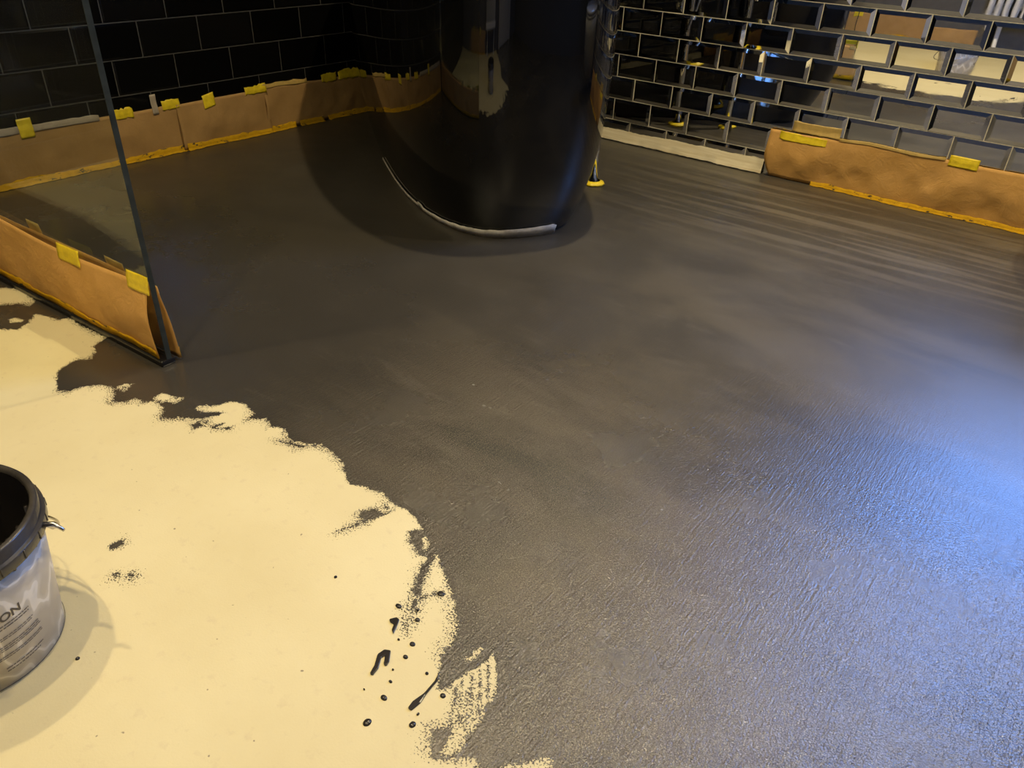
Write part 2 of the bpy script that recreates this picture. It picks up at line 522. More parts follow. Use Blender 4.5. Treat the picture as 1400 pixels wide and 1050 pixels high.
DARK_MARKS = [[(1.443,-2.1019),(1.4412,-2.0805),(1.4491,-2.0902),(1.4662,-2.088),(1.4575,-2.0957),(1.4582,-2.1094)],
    [(1.4436,-2.0785),(1.4736,-2.0816),(1.4765,-2.0654),(1.4804,-2.0667),(1.48,-2.0815),(1.4968,-2.0633),(1.5016,-2.069),(1.4826,-2.0855),(1.4532,-2.0839)],
    [(1.8252,-2.1205),(1.8318,-2.0911),(1.8355,-2.0793),(1.821,-2.0722),(1.8219,-2.0607),(1.8291,-2.0455),(1.8447,-2.0476),(1.8514,-2.0446),(1.8288,-2.0292),(1.851,-2.0378),(1.8523,-2.0294),(1.8552,-2.0387),(1.8421,-2.0823),(1.8328,-2.1039)],
    [(1.9582,-2.0687),(1.9675,-2.0584),(1.973,-2.077),(1.9815,-2.0982),(2.013,-2.1487),(2.0057,-2.1514),(1.9842,-2.1248),(1.9672,-2.0954)],
    [(2.0118,-2.1463),(2.0187,-2.1602),(2.0248,-2.1775),(2.0213,-2.1773),(2.011,-2.1569),(2.0081,-2.1494)],
    [(1.9927,-2.1508),(2.0049,-2.1228),(2.0162,-2.105),(2.0182,-2.1061),(2.0067,-2.1248),(1.9946,-2.1527)],
    [(1.6107,-2.3369),(1.6088,-2.3254),(1.6137,-2.3176),(1.6232,-2.3207),(1.6236,-2.3314),(1.6188,-2.3392)],
    [(1.6639,-2.3574),(1.6677,-2.3525),(1.675,-2.3565),(1.6719,-2.3608)],
    [(1.6796,-2.3459),(1.6842,-2.3404),(1.6906,-2.3451),(1.687,-2.3481)]]
DARK_MARKS += [[(2.1233,-2.1872),(2.1250,-2.1858),(2.1598,-2.2303),(2.1582,-2.2317)],
    [(2.1278,-2.1739),(2.1295,-2.1725),(2.1657,-2.2180),(2.1641,-2.2194)],
    [(2.1324,-2.1645),(2.1341,-2.1631),(2.1704,-2.2091),(2.1688,-2.2104)],
    [(2.1354,-2.1529),(2.1371,-2.1515),(2.1651,-2.1877),(2.1634,-2.1891)],
    [(2.1255,-2.1990),(2.1272,-2.1977),(2.1579,-2.2417),(2.1563,-2.2430)],
    [(2.1372,-2.1948),(2.1388,-2.1934),(2.1714,-2.2331),(2.1698,-2.2344)]]
DROPS = [(2.018, -2.107, 0.0053, 0.0053), (1.9907, -2.1572, 0.0048, 0.0041), (2.0246, -2.1579, 0.0035, 0.004), (2.0457, -2.1885, 0.0038, 0.0042), (2.0525, -2.2072, 0.0034, 0.0036), (2.0282, -2.1945, 0.0019, 0.0019), (2.054, -2.2295, 0.0015, 0.0017), (2.0634, -2.2427, 0.0025, 0.0021), (2.0729, -2.2623, 0.0046, 0.0041), (2.0478, -2.2692, 0.0014, 0.0012), (2.0813, -2.2955, 0.0045, 0.0065), (2.1214, -2.2659, 0.0038, 0.0053), (2.1227, -2.2179, 0.0036, 0.0041), (2.0882, -2.2079, 0.0022, 0.0026), (1.8912, -2.1756, 0.0021, 0.0028), (2.0141, -2.1464, 0.002, 0.0026), (2.1173, -2.2528, 0.0014, 0.0027), (1.7593, -2.4536, 0.0025, 0.0033)]
DRIP_OUTLINES = [[(1.9972,-2.1802),(2.0026,-2.1718),(2.0078,-2.1726),(2.0135,-2.1838),(2.0175,-2.193),(2.0115,-2.1899),(2.0077,-2.1823),(2.0016,-2.1829)],
    [(2.0247,-2.2262),(2.0261,-2.2162),(2.0329,-2.2123),(2.0434,-2.2252),(2.0447,-2.2316),(2.0405,-2.2316),(2.0332,-2.222),(2.0314,-2.2265),(2.0398,-2.2396),(2.042,-2.2506),(2.0376,-2.2509),(2.0332,-2.2393)],
    [(2.098,-2.1969),(2.1047,-2.2053),(2.107,-2.2278),(2.1099,-2.2411),(2.1087,-2.2549),(2.1035,-2.2551),(2.1017,-2.2453),(2.1042,-2.23),(2.1025,-2.2099)]]



def sdf(poly, X, Y):
    """signed distance, positive inside"""
    n = len(poly)
    d2 = np.full(X.shape, 1e9)
    ins = np.zeros(X.shape, bool)
    for i in range(n):
        ax, ay = poly[i]
        bx, by = poly[(i + 1) % n]
        ex, ey = bx - ax, by - ay
        L = ex * ex + ey * ey + 1e-12
        t = np.clip(((X - ax) * ex + (Y - ay) * ey) / L, 0, 1)
        d2 = np.minimum(d2, (X - ax - t * ex) ** 2 + (Y - ay - t * ey) ** 2)
        c = ((ay > Y) != (by > Y))
        xi = ax + (Y - ay) * ex / (ey if abs(ey) > 1e-12 else 1e-12)
        ins ^= c & (X < xi)
    d = np.sqrt(d2)
    return np.where(ins, d, -d)


def build_floor():
    xs = np.unique(np.concatenate([np.linspace(0, 0.7, 18), np.arange(0.72, 2.36, 0.0022), np.linspace(2.36, ROOM_X, 36)]))
    ys = np.unique(np.concatenate([np.linspace(ROOM_Y, -2.46, 30), np.arange(-2.45, -1.70, 0.0022), np.linspace(-1.69, 0, 36)]))
    nx, ny = len(xs), len(ys)
    X, Y = np.meshgrid(xs, ys)
    s = sdf(CREAM_OUTLINE, X, Y)
    for p in CREAM_ISLANDS: s = np.maximum(s, sdf(p, X, Y))
    for p in DARK_MARKS: s = np.minimum(s, -sdf(p, X, Y))
    s = np.clip(s, -0.2, 0.2)
    co = np.stack([X, Y, np.zeros_like(X)], -1).reshape(-1, 3)
    idx = np.arange(nx * ny).reshape(ny, nx)
    q = np.stack([idx[:-1, :-1], idx[:-1, 1:], idx[1:, 1:], idx[1:, :-1]], -1).reshape(-1, 4)
    me = bpy.data.meshes.new('floor')
    me.vertices.add(len(co)); me.vertices.foreach_set('co', co.astype(np.float32).ravel())
    me.loops.add(q.size); me.loops.foreach_set('vertex_index', q.astype(np.int32).ravel())
    me.polygons.add(len(q))
    me.polygons.foreach_set('loop_start', (np.arange(len(q)) * 4).astype(np.int32))
    me.update(calc_edges=True)
    a = me.attributes.new('bare', 'FLOAT', 'POINT')
    a.data.foreach_set('value', s.astype(np.float32).ravel())
    me.materials.append(MAT['floor'])
    o = bpy.data.objects.new('floor', me)
    COL.objects.link(o)
    tag(o, 'cream concrete floor half coated with dark charcoal paint', kind='structure')
    return o


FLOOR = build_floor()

# ------------------------------------------------------------------ room shell
T = 0.15
wall_back = bmesh.new()
x0, x1, z0, z1 = WIN
for b in ((-T, x0, 0, T, 0, ROOM_Z), (x1, ROOM_X + T, 0, T, 0, ROOM_Z), (x0, x1, 0, T, 0, z0), (x0, x1, 0, T, z1, ROOM_Z)):
    box_bm(wall_back, *b)
WALL_BACK = tag(from_bm('wall_back', wall_back, MAT['plaster']), kind='structure')
WALL_LEFT = tag(box('wall_left', -T, 0, ROOM_Y - T, 0, 0, ROOM_Z, MAT['grout_dark']), kind='structure')
WALL_FRONT = tag(box('wall_front', -T, ROOM_X + T, ROOM_Y - T, ROOM_Y, 0, ROOM_Z, MAT['dark_plaster']), kind='structure')
WALL_RIGHT = tag(box('wall_right', ROOM_X, ROOM_X + T, ROOM_Y, 0, 0, ROOM_Z, MAT['dark_plaster']), kind='structure')
tag(box('ceiling', -T, ROOM_X + T, ROOM_Y - T, T, ROOM_Z, ROOM_Z + 0.1, MAT['ceiling']), kind='structure')

# window in the back wall
win = tag(empty('window_1', ((x0 + x1) / 2, 0.08, z0)), kind='structure')
def wpart(name, a, b, c, d, e, f, mat):
    o = box(name, a, b, c, d, e, f, mat, bevel=0.004)
    o.parent = win
    o.matrix_parent_inverse = Matrix.Translation((-(x0 + x1) / 2, -0.08, -z0))
    return o
fw_ = 0.05
wpart('window_frame', x0, x1, 0.05, 0.11, z0, z0 + fw_, MAT['white_wood'])
wpart('window_frame', x0, x1, 0.05, 0.11, z1 - fw_, z1, MAT['white_wood'])
wpart('window_frame', x0, x0 + fw_, 0.05, 0.11, z0 + fw_, z1 - fw_, MAT['white_wood'])
wpart('window_frame', x1 - fw_, x1, 0.05, 0.11, z0 + fw_, z1 - fw_, MAT['white_wood'])
xm = (x0 + x1) / 2
wpart('mullion', xm - 0.025, xm + 0.025, 0.055, 0.105, z0 + fw_, z1 - fw_, MAT['white_wood'])
wpart('window_pane', x0 + fw_, xm - 0.025, 0.077, 0.083, z0 + fw_, z1 - fw_, MAT['pane'])
wpart('window_pane', xm + 0.025, x1 - fw_, 0.077, 0.083, z0 + fw_, z1 - fw_, MAT['pane'])


# ------------------------------------------------------------------ tiles
def tile_mesh(name, lx, lz, thick, bev, rise, mat):
    """tile lying in the xz plane, face towards -y, centred on the origin"""
    hx, hz = lx / 2, lz / 2
    v = []
    for (dx, y) in ((0, 0.0), (0, -(thick - rise)), (bev, -thick)):
        v += [(-hx + dx, y, -hz + dx), (hx - dx, y, -hz + dx), (hx - dx, y, hz - dx), (-hx + dx, y, hz - dx)]
    f = []
    for k in (0, 4):
        for j in range(4):
            a, b = k + j, k + (j + 1) % 4
            f.append((a, b, b + 4, a + 4))
    f.append((8, 9, 10, 11))
    me = bpy.data.meshes.new(name)
    me.from_pydata(v, [], f)
    me.update()
    me.materials.append(mat)
    return me


def lay_tiles(wall, pitch_x, pitch_z, joint, z_first, phase, span, rows, ind_rows, ind_span, thick, bev, rise, mat, place, skip=None, tilt=0.0):
    cache = {}
    joined = bmesh.new()
    for r in range(rows):
        zc = z_first + (r + 0.5) * pitch_z
        if zc + pitch_z / 2 > ROOM_Z: break
        za = max(0.001, zc - pitch_z / 2 + joint / 2)
        zb = zc + pitch_z / 2 - joint / 2
        k = math.floor((span[0] - phase) / pitch_x) - 1
        while True:
            off = phase + (k + (0.5 if r % 2 == 0 else 0.0)) * pitch_x
            k += 1
            a, b = max(off + joint / 2, span[0]), min(off + pitch_x - joint / 2, span[1])
            if off > span[1]: break
            if b - a < 0.02: continue
            if skip and skip(a, b, za, zb): continue
            key = (round(b - a, 3), round(zb - za, 3))
            if key not in cache: cache[key] = tile_mesh('tile', b - a, zb - za, thick, bev, rise, mat)
            M4 = place((a + b) / 2, (za + zb) / 2) @ Matrix.Rotation(RNG.normal(0, tilt), 4, 'X') @ Matrix.Rotation(RNG.normal(0, tilt), 4, 'Z')
            if r < ind_rows and ind_span[0] <= (a + b) / 2 <= ind_span[1]:
                o = bpy.data.objects.new('tile', cache[key])
                COL.objects.link(o)
                o.parent = wall
                o.matrix_world = M4
            else:
                me = cache[key]
                vs = [joined.verts.new(M4 @ v.co) for v in me.vertices]
                for p in me.polygons: joined.faces.new([vs[i] for i in p.vertices])
    if len(joined.verts):
        o = from_bm('tile_field', joined, mat, wall)
        o['kind'] = 'stuff'
    else:
        joined.free()


# grout bed of the mirror tiles, proud of the plaster by a millimetre
GB = box('grout_bed', 0.0, ROOM_X, -0.0042, 0.0, 0, 0.79, MAT['grout_light'], WALL_BACK)
GB2 = box('grout_bed', 0.0, x0 - 0.02, -0.0042, 0.0, 0.7905, 1.152, MAT['grout_light'], WALL_BACK)
lay_tiles(WALL_BACK, 0.154, 0.077, 0.0028, -0.0027, 0.9714, (0.008, ROOM_X), 15, 9, (0.0, 2.75), 0.0065, 0.0115, 0.0030,
          MAT['mirror'], lambda s, z: Matrix.Translation((s, -0.0012, z)),
          skip=lambda a, b, za, zb: zb > 0.79 and b > x0 - 0.03, tilt=0.0045)
# left wall: s runs along -y, face towards +x
lay_tiles(WALL_LEFT, 0.2072, 0.1041, 0.0035, -0.007, 1.4907 - 0.2072 * 7, (0.010, -ROOM_Y), 23, 7, (0.0, 2.6), 0.006, 0.006, 0.0012,
          MAT['black_tile'], lambda s, z: Matrix.Translation((-0.0042, -s, z)) @ Matrix.Rotation(math.pi / 2, 4, 'Z'), tilt=0.0025)

# door in the front wall (seen in reflections)
door = tag(empty('door_1', (2.95, ROOM_Y, 0)), kind='structure')
def dpart(name, a, b, c, d, e, f, mat, par=None):
    return box(name, a, b, c, d, e, f, mat, par or door, bevel=0.004)
leaf = dpart('door_leaf', -0.40, 0.40, 0.004, 0.04, 0.008, 1.98, MAT['white_wood'])
dpart('door_frame', -0.48, -0.403, 0.001, 0.06, 0.0, 2.06, MAT['white_wood'])
dpart('door_frame', 0.403, 0.48, 0.001, 0.06, 0.0, 2.06, MAT['white_wood'])
dpart('door_frame', -0.403, 0.403, 0.001, 0.06, 1.985, 2.06, MAT['white_wood'])
tube('door_handle', [(-0.33, 0.04, 1.0), (-0.33, 0.085, 1.0), (-0.32, 0.095, 1.0), (-0.21, 0.095, 1.0)], 0.009, MAT['chrome'], leaf)


# ------------------------------------------------------------------ ceiling downlights
for i, (lx, ly, watts) in enumerate(LAMPS):
    where = ['above the bathtub', 'in front of the glass screen', 'above the paint bucket', 'above the toilet', 'added to light the right floor'][i]
    t = tag(empty('downlight', (lx, ly, ROOM_Z)), 'round chrome ceiling downlight ' + where, 'downlight', 'ceiling downlights')
    lathe('trim_ring', [(0.034, -0.001), (0.036, -0.006), (0.046, -0.004), (0.047, 0.0)], MAT['chrome'], t, seg=32)
    lathe('lamp_lens', [(0.0005, -0.002), (0.033, -0.002)], MAT['lamp'], t, seg=32)
    ld = bpy.data.lights.new('downlight_beam', 'SPOT')
    ld.energy = watts
    ld.color = LAMP_TINT
    ld.spot_size = math.radians(124)
    ld.spot_blend = 1.0
    ld.shadow_soft_size = 0.03
    lo = bpy.data.objects.new('downlight_beam', ld)
    COL.objects.link(lo)
    lo.parent = t
    lo.location = (0, 0, -0.012)


# ------------------------------------------------------------------ bathtub
TUB_C, TUB_TH = (0.784, -0.654), -0.601
TA0, TB0, TKA, TKB, TPOW, TN, TH_ = 0.67, 0.248, 0.109, 0.068, 3.392, 2.7, 0.58
TOP = 0.625


def tub_loop(z, da=0.0, n=96, nn=TN, a=None, b=None):
    g = 1 - (1 - min(z, TH_) / TH_) ** TPOW
    A = (TA0 + TKA * g if a is None else a) + da
    B = (TB0 + TKB * g if b is None else b) + da
    L = []
    for i in range(n):
        t = 2 * math.pi * i / n
        c, s = math.cos(t), math.sin(t)
        L.append((A * math.copysign(abs(c) ** (2 / nn), c), B * math.copysign(abs(s) ** (2 / nn), s), z))
    return L


tub = tag(empty('bathtub', (*TUB_C, 0), TUB_TH), 'freestanding oval bathtub in glossy black standing in the tiled corner', 'bathtub')
zz = [0.0, 0.006, 0.015, 0.03, 0.05] + [0.05 + (TOP - 0.064) * k / 18 for k in range(1, 19)]
loops = [tub_loop(0.0, -0.004)] + [tub_loop(z, -0.002 if z == 0.006 else 0.0) for z in zz[1:]]
rings('outer_shell', loops, MAT['tub'], tub, cap0=True)
# rolled rim
top = zz[-1]
rim = [tub_loop(top)]
A1, B1 = TA0 + TKA, TB0 + TKB
for k in range(0, 9):
    t = math.pi * k / 8
    rim.append([(p[0], p[1], top + 0.004 + 0.012 * math.sin(t)) for p in tub_loop(TH_, -0.012 + 0.014 * math.cos(t))])
rings('rim', rim, MAT['tub'], tub)
inner = []
for k in range(14):
    q = k / 13
    inner.append([(p[0], p[1], TOP - 0.004 - (TOP - 0.13) * q) for p in
                  tub_loop(TH_, 0, a=A1 - 0.026 - 0.20 * q ** 1.6, b=B1 - 0.026 - 0.10 * q ** 1.8)])
inner.append([(p[0] * 0.3, p[1] * 0.3, 0.12) for p in inner[-1]])
rings('basin', inner, MAT['tub'], tub, cap1=True)
lathe('waste_ring', [(0.034, 0.1205), (0.034, 0.125), (0.022, 0.126), (0.002, 0.124)], MAT['chrome'], tub, seg=32)

# torn grey strip of film still stuck along the foot of the tub
path = [p for p in tub_loop(0.004, 0.0, n=480)]
# from the left flank round the tip (local -y side to just past +x)
i0 = min(range(480), key=lambda i: (path[i][0] + 0.10) ** 2 + (path[i][1] + 0.25) ** 2)
i1 = min(range(480), key=lambda i: (path[i][0] - 0.655) ** 2 + (path[i][1] - 0.085) ** 2)
seq = [path[i % 480] for i in range(i0, i1 + (480 if i1 < i0 else 0) + 1)]
_tl = {}


def tub_loop_cache(z, da):
    z = round(z, 4)
    if (z, da) not in _tl:
        _tl[(z, da)] = tub_loop(z, da, n=480)
    return _tl[(z, da)]


vv, ff = [], []
for k, p in enumerate(seq):
    q = k / (len(seq) - 1)
    hgt = 0.005 + 0.030 * q ** 1.4 + 0.0015 * vnoise(k * 0.35, 3)
    if q > 0.97: hgt *= max(0.25, 1 - (q - 0.97) * 9)
    if 0.30 < q < 0.34: hgt += 0.008
    idx = (i0 + k) % 480
    for frac, out in ((0.0, 0.0075), (0.5, 0.0048), (1.0, 0.0032)):
        z_ = 0.0015 + hgt * frac
        vv.append(tub_loop_cache(z_, out)[idx])
    if k:
        a = (k - 1) * 3
        ff += [(a, a + 3, a + 4, a + 1), (a + 1, a + 4, a + 5, a + 2)]
strip = mk('film_strip', vv, ff, MAT['grey_strip'], None, True)
strip.location = (*TUB_C, 0)
strip.rotation_euler = (0, 0, TUB_TH)
md = strip.modifiers.new('thickness', 'SOLIDIFY'); md.thickness = 0.0008; md.offset = 1
tag(strip, 'torn pale grey strip of film around the foot of the bathtub', 'tape strip')


# ------------------------------------------------------------------ bath filler (two standpipes)
ax = Vector((math.cos(TUB_TH), math.sin(TUB_TH), 0))
FP = Vector((1.223, -0.516, 0))
fil = tag(empty('bath_filler', FP), 'chrome floor-standing bath filler on two pipes behind the bathtub', 'bath tap')
for k in (0, 1):
    b = -ax * 0.215 * k
    leg = tube('standpipe', [b + Vector((0, 0, z)) for z in (0.004, 0.25, 0.5, 0.80)], 0.0125, MAT['chrome'], fil, 16)
    fl_ = lathe('floor_flange', [(0.031, 0.0), (0.031, 0.006), (0.020, 0.009), (0.0126, 0.010)], MAT['chrome'], leg, c=(b.x, b.y), seg=32)
    # ragged ring of yellow tape round the flange
    prof = []
    for rr_, z_ in ((0.032, 0.0012), (0.038, 0.0016), (0.036, 0.0065), (0.028, 0.0095), (0.022, 0.0125)):
        prof.append([(b.x + (rr_ + 0.0022 * vnoise(j * 0.8, 11 + k) * (rr_ > 0.03)) * math.cos(2 * math.pi * j / 40),
                      b.y + (rr_ + 0.0022 * vnoise(j * 0.8, 11 + k) * (rr_ > 0.03)) * math.sin(2 * math.pi * j / 40),
                      z_ + 0.001 * vnoise(j * 0.9, 21)) for j in range(40)])
    tp = rings('tape_ring', prof, MAT['yellow_tape'], leg)
    tp['label'] = 'yellow tape around the foot of the pipe'
    lathe('union_nut', [(0.0126, 0.765), (0.019, 0.768), (0.019, 0.795), (0.0126, 0.798)], MAT['chrome'], fil, c=(b.x, b.y), seg=12, smooth=False)
    h = b + Vector((0, 0, 0.812)) + (ax * 0.05 if k == 0 else -ax * 0.05)
    d = ax if k == 0 else -ax
    tap = tube('tap_handle', [h - d * 0.01, h, h + d * 0.012, h + d * 0.03], [0.012, 0.012, 0.020, 0.018], MAT['chrome'], fil, 20)
nrm = Vector((-ax.y, ax.x, 0)) * -1   # towards the tub
tube('mixer_body', [ax * 0.045 + Vector((0, 0, 0.812)), -ax * 0.26 + Vector((0, 0, 0.812))], 0.017, MAT['chrome'], fil, 20)
mid = -ax * 0.1075 + Vector((0, 0, 0.812))
tube('spout', [mid, mid + nrm * 0.05 + Vector((0, 0, 0.01)), mid + nrm * 0.12 + Vector((0, 0, 0.012)), mid + nrm * 0.16 + Vector((0, 0, 0.0)), mid + nrm * 0.175 + Vector((0, 0, -0.03))], 0.012, MAT['chrome'], fil, 16)
hold = mid + Vector((0, 0, 0.02))
tube('handset', [hold, hold + Vector((0, 0, 0.08)), hold + Vector((0, 0, 0.10)) + nrm * 0.03, hold + Vector((0, 0, 0.11)) + nrm * 0.07], [0.009, 0.012, 0.013, 0.027], MAT['chrome'], fil, 16)
hp = []
for k in range(25):
    q = k / 24
    s_ = -0.02 - 0.23 * math.sin(math.pi * q) * 0.55
    hp.append(mid + ax * (-0.02 - 0.10 * math.sin(math.pi * q)) - nrm * (0.02 + 0.05 * math.sin(math.pi * q)) + Vector((0, 0, 0.0 - 0.45 * math.sin(math.pi * q) ** 0.8)))
tube('shower_hose', hp, 0.006, MAT['chrome'], fil, 10)


# ------------------------------------------------------------------ sheets of paper with tape
class Sheet:
    def __init__(s, name, P0, U, N, length, height, base, amp, seed, mat, label, top=None, corner=0.0, lift=0.0, group=None, z0=0.003):
        s.z0 = z0
        s.P0, s.U, s.N = Vector(P0), Vector(U).normalized(), Vector(N).normalized()
        s.len, s.h, s.base, s.amp, s.seed = length, height, base, amp, seed
        s.top = top or (lambda q: 0.004 * vnoise(q * 7, seed + 50))
        s.corner, s.lift = corner, lift
        nx, ny = max(16, int(length / 0.012)), 14
        vs, fs = [], []
        for i in range(nx + 1):
            for j in range(ny + 1):
                vs.append(s.pt(length * i / nx, j / ny))
        for i in range(nx):
            for j in range(ny):
                a = i * (ny + 1) + j
                fs.append((a, a + ny + 1, a + ny + 2, a + 1))
        s.o = mk(name, [v - s.P0 for v in vs], fs, mat, None, True)
        s.o.location = s.P0
        m_ = s.o.modifiers.new('thickness', 'SOLIDIFY'); m_.thickness = 0.0006; m_.offset = 0
        tag(s.o, label, 'paper', group)

    def off(s, d, q):
        n = vnoise2(d * 9, q * 1.6, s.seed) * 0.6 + vnoise2(d * 23, q * 3.1, s.seed + 1) * 0.3 + vnoise2(d * 55, q * 6, s.seed + 2) * 0.12
        bulge = math.sin(math.pi * min(1, q * 1.05)) * 0.6 + 0.4 * (1 - q)
        return s.base + max(0.0, s.amp * (0.5 + n) * bulge) + s.lift * (1 - q)

    def pt(s, d, q, extra=0.0):
        z = s.z0 + q * (s.h - s.z0 + s.top(d))
        if s.corner:
            cut = max(0.0, 1 - d / s.corner)
            d = d + 0.022 * cut * (max(0.0, 0.45 - q) * 1.6) ** 1.5 * 2
        return s.P0 + s.U * d + s.N * (s.off(d, q) + extra) + Vector((0, 0, z))

    def tape(s, d0, d1, q0, q1, mat='yellow_tape', skew=0.0, over=0.0, name='tape', seed=0, wall=0.0072, torn=0.0):
        """patch from height fraction q0 to q1 (q1 > 1 laps onto the wall)"""
        nx, ny = 10, 8
        vs, fs = [], []
        for i in range(nx + 1):
            for j in range(ny + 1):
                d = d0 + (d1 - d0) * i / nx
                q = q0 + (q1 - q0) * j / ny + skew * (i / nx - 0.5)
                if torn and j in (0, ny): q += torn * vnoise(i * 1.3 + j, seed + 7)
                if q <= 1:
                    p = s.pt(d, q, 0.0018 + over)
                else:
                    e = s.pt(d, 1.0, 0.0018 + over)
                    oe = (e - s.P0).dot(s.N)
                    k = min(1.0, (q - 1) / 0.10)
                    o_ = oe + (wall + 0.001 - oe) * k
                    p = e + s.N * (o_ - oe) + Vector((0, 0, (q - 1) * s.h))
                p = p + s.N * 0.0006 * vnoise2(i * 0.7, j * 0.7, seed)
                vs.append(p - s.P0)
        for i in range(nx):
            for j in range(ny):
                a = i * (ny + 1) + j
                fs.append((a, a + ny + 1, a + ny + 2, a + 1))
        o = mk(name, vs, fs, MAT[mat], s.o, True)
        m_ = o.modifiers.new('thickness', 'SOLIDIFY'); m_.thickness = 0.0004; m_.offset = 0
        o['label'] = {'yellow_tape': 'yellow tape', 'pale_tape': 'pale yellow tape', 'white_tape': 'whitish tape', 'orange_tape': 'orange tape'}[mat]
        return o

    def foot(s, d0, d1, z=0.013, reach=0.006, seed=0, gaps=(), zlo=0.0):
        """torn strip of orange tape along the lower edge, folding onto the floor"""
        n = max(20, int((d1 - d0) / 0.006))
        vs, fs = [], []
        cols = 4
        for i in range(n + 1):
            d = d0 + (d1 - d0) * i / n
            zt = z * (1 + 0.28 * vnoise(d * 9, seed) + 0.12 * vnoise(d * 60, seed + 1)) + zlo
            rc = reach * (1 + 0.6 * vnoise(d * 16, seed + 2) + 0.45 * vnoise(d * 110, seed + 3))
            b = s.base + s.amp * 0.9 + s.lift
            q = zt / s.h
            o0 = s.off(d, q) + 0.0015
            o1 = s.off(d, 0.02) + 0.002
            base = s.P0 + s.U * d
            if zlo:
                e1, e2 = s.N * (s.off(d, 0.02) + 0.0016), s.N * (s.off(d, 0.02) + 0.0018)
                vs += [base + s.N * o0 + Vector((0, 0, zt)) - s.P0, base + s.N * o0 + Vector((0, 0, zlo + (zt - zlo) * 0.6)) - s.P0,
                       base + e1 + Vector((0, 0, zlo + (zt - zlo) * 0.3)) - s.P0, base + e2 + Vector((0, 0, zlo)) - s.P0]
            else:
              vs += [base + s.N * o0 + Vector((0, 0, zt)) - s.P0, base + s.N * (o1 + 0.002) + Vector((0, 0, zt * 0.4)) - s.P0,
                   base + s.N * (o1 + 0.004) + Vector((0, 0, 0.003)) - s.P0, base + s.N * (o1 + 0.004 + max(0.001, rc)) + Vector((0, 0, 0.0012)) - s.P0]
            if i and not any(g0 < d < g1 for g0, g1 in gaps):
                a = (i - 1) * cols
                for c in range(cols - 1):
                    fs.append((a + c, a + cols + c, a + cols + c + 1, a + c + 1))
        o = mk('foot_tape', vs, fs, MAT['orange_tape'], s.o, True)
        m_ = o.modifiers.new('thickness', 'SOLIDIFY'); m_.thickness = 0.0004; m_.offset = 0
        o['label'] = 'torn orange tape along the floor'
        return o


G1 = 'brown paper sheets along the black tiled wall'
PL, UL, NL = (0, 0, 0), (0, 1, 0), (1, 0, 0)
# black wall, from the glass screen towards the corner (along +y)
s1 = Sheet('paper_sheet', (0, -2.05, 0), UL, NL, 0.855, 0.153, 0.0095, 0.010, 3, MAT['kraft_pale'],
           'long brown paper sheet on the black wall, partly seen through the glass screen', group=G1)
s1.tape(0.345, 0.385, 0.84, 1.20, 'yellow_tape', seed=1)
s1.tape(0.02, 0.345, 0.95, 1.09, 'white_tape', seed=2, torn=0.012)
s1.tape(0.385, 0.58, 0.94, 1.06, 'white_tape', seed=4, torn=0.012)
s1.tape(0.62, 0.69, 0.90, 1.10, 'yellow_tape', seed=3, torn=0.03)
s1.tape(0.755, 0.775, 0.86, 1.27, 'white_tape', seed=5)
s1.tape(0.79, 0.853, 0.90, 1.10, 'yellow_tape', seed=6, torn=0.02)
s1.foot(0.02, 0.85, seed=4, z=0.019)
s2 = Sheet('paper_sheet', (0, -1.212, 0), UL, NL, 0.362, 0.154, 0.0115, 0.012, 13, MAT['kraft_pale'],
           'short brown paper sheet on the black wall beside the glass edge', group=G1)
s2.tape(0.10, 0.145, 0.82, 1.10, 'yellow_tape', seed=7, skew=0.05)
s2.tape(0.27, 0.36, 0.93, 1.10, 'yellow_tape', seed=8, torn=0.03)
s2.foot(0.01, 0.36, seed=14, z=0.019)
s3 = Sheet('paper_sheet', (0, -0.865, 0), UL, NL, 0.50, 0.155, 0.0095, 0.013, 23, MAT['kraft_pale'],
           'brown paper sheet on the black wall ending behind the bathtub', group=G1)
s3.tape(0.00, 0.20, 0.97, 1.07, 'pale_tape', seed=9, torn=0.03)
s3.tape(0.27, 0.345, 0.92, 1.12, 'yellow_tape', seed=10, torn=0.02)
s3.tape(0.355, 0.47, 0.92, 1.14, 'yellow_tape', seed=11, torn=0.04)
s3.foot(0.0, 0.5, seed=24, z=0.018, gaps=((0.13, 0.145), (0.26, 0.285)))
s4 = Sheet('paper_sheet', (0, -0.375, 0), UL, NL, 0.36, 0.152, 0.0120, 0.010, 33, MAT['kraft_pale'],
           'brown paper sheet deepest in the corner behind the bathtub', group=G1)
s4.tape(0.05, 0.20, 0.93, 1.09, 'yellow_tape', seed=12)
s4.foot(0.0, 0.35, seed=34, z=0.019)

# mirror wall (along +x), facing -y
G2 = 'brown paper sheets along the mirror tiled wall'
s5 = Sheet('paper_sheet', (1.585, 0, 0), (1, 0, 0), (0, -1, 0), 0.878, 0.150, 0.0105, 0.019, 43, MAT['kraft'],
           'crumpled brown paper sheet taped along the mirror tiled wall', corner=0.06,
           top=lambda d: 0.010 * min(1, d / 0.3) + 0.003 * vnoise(d * 9, 5))
s5.tape(0.035, 0.19, 0.82, 0.985, 'yellow_tape', seed=15, torn=0.02, skew=-0.02)
s5.tape(0.070, 0.225, 1.02, 1.24, 'pale_tape', seed=16, torn=0.01, skew=-0.03)
s5.tape(0.225, 0.54, 0.975, 1.035, 'pale_tape', seed=17, torn=0.008)
s5.tape(0.55, 0.63, 0.90, 1.10, 'yellow_tape', seed=18)
s5.foot(0.17, 0.87, seed=44, z=0.013, reach=0.007)

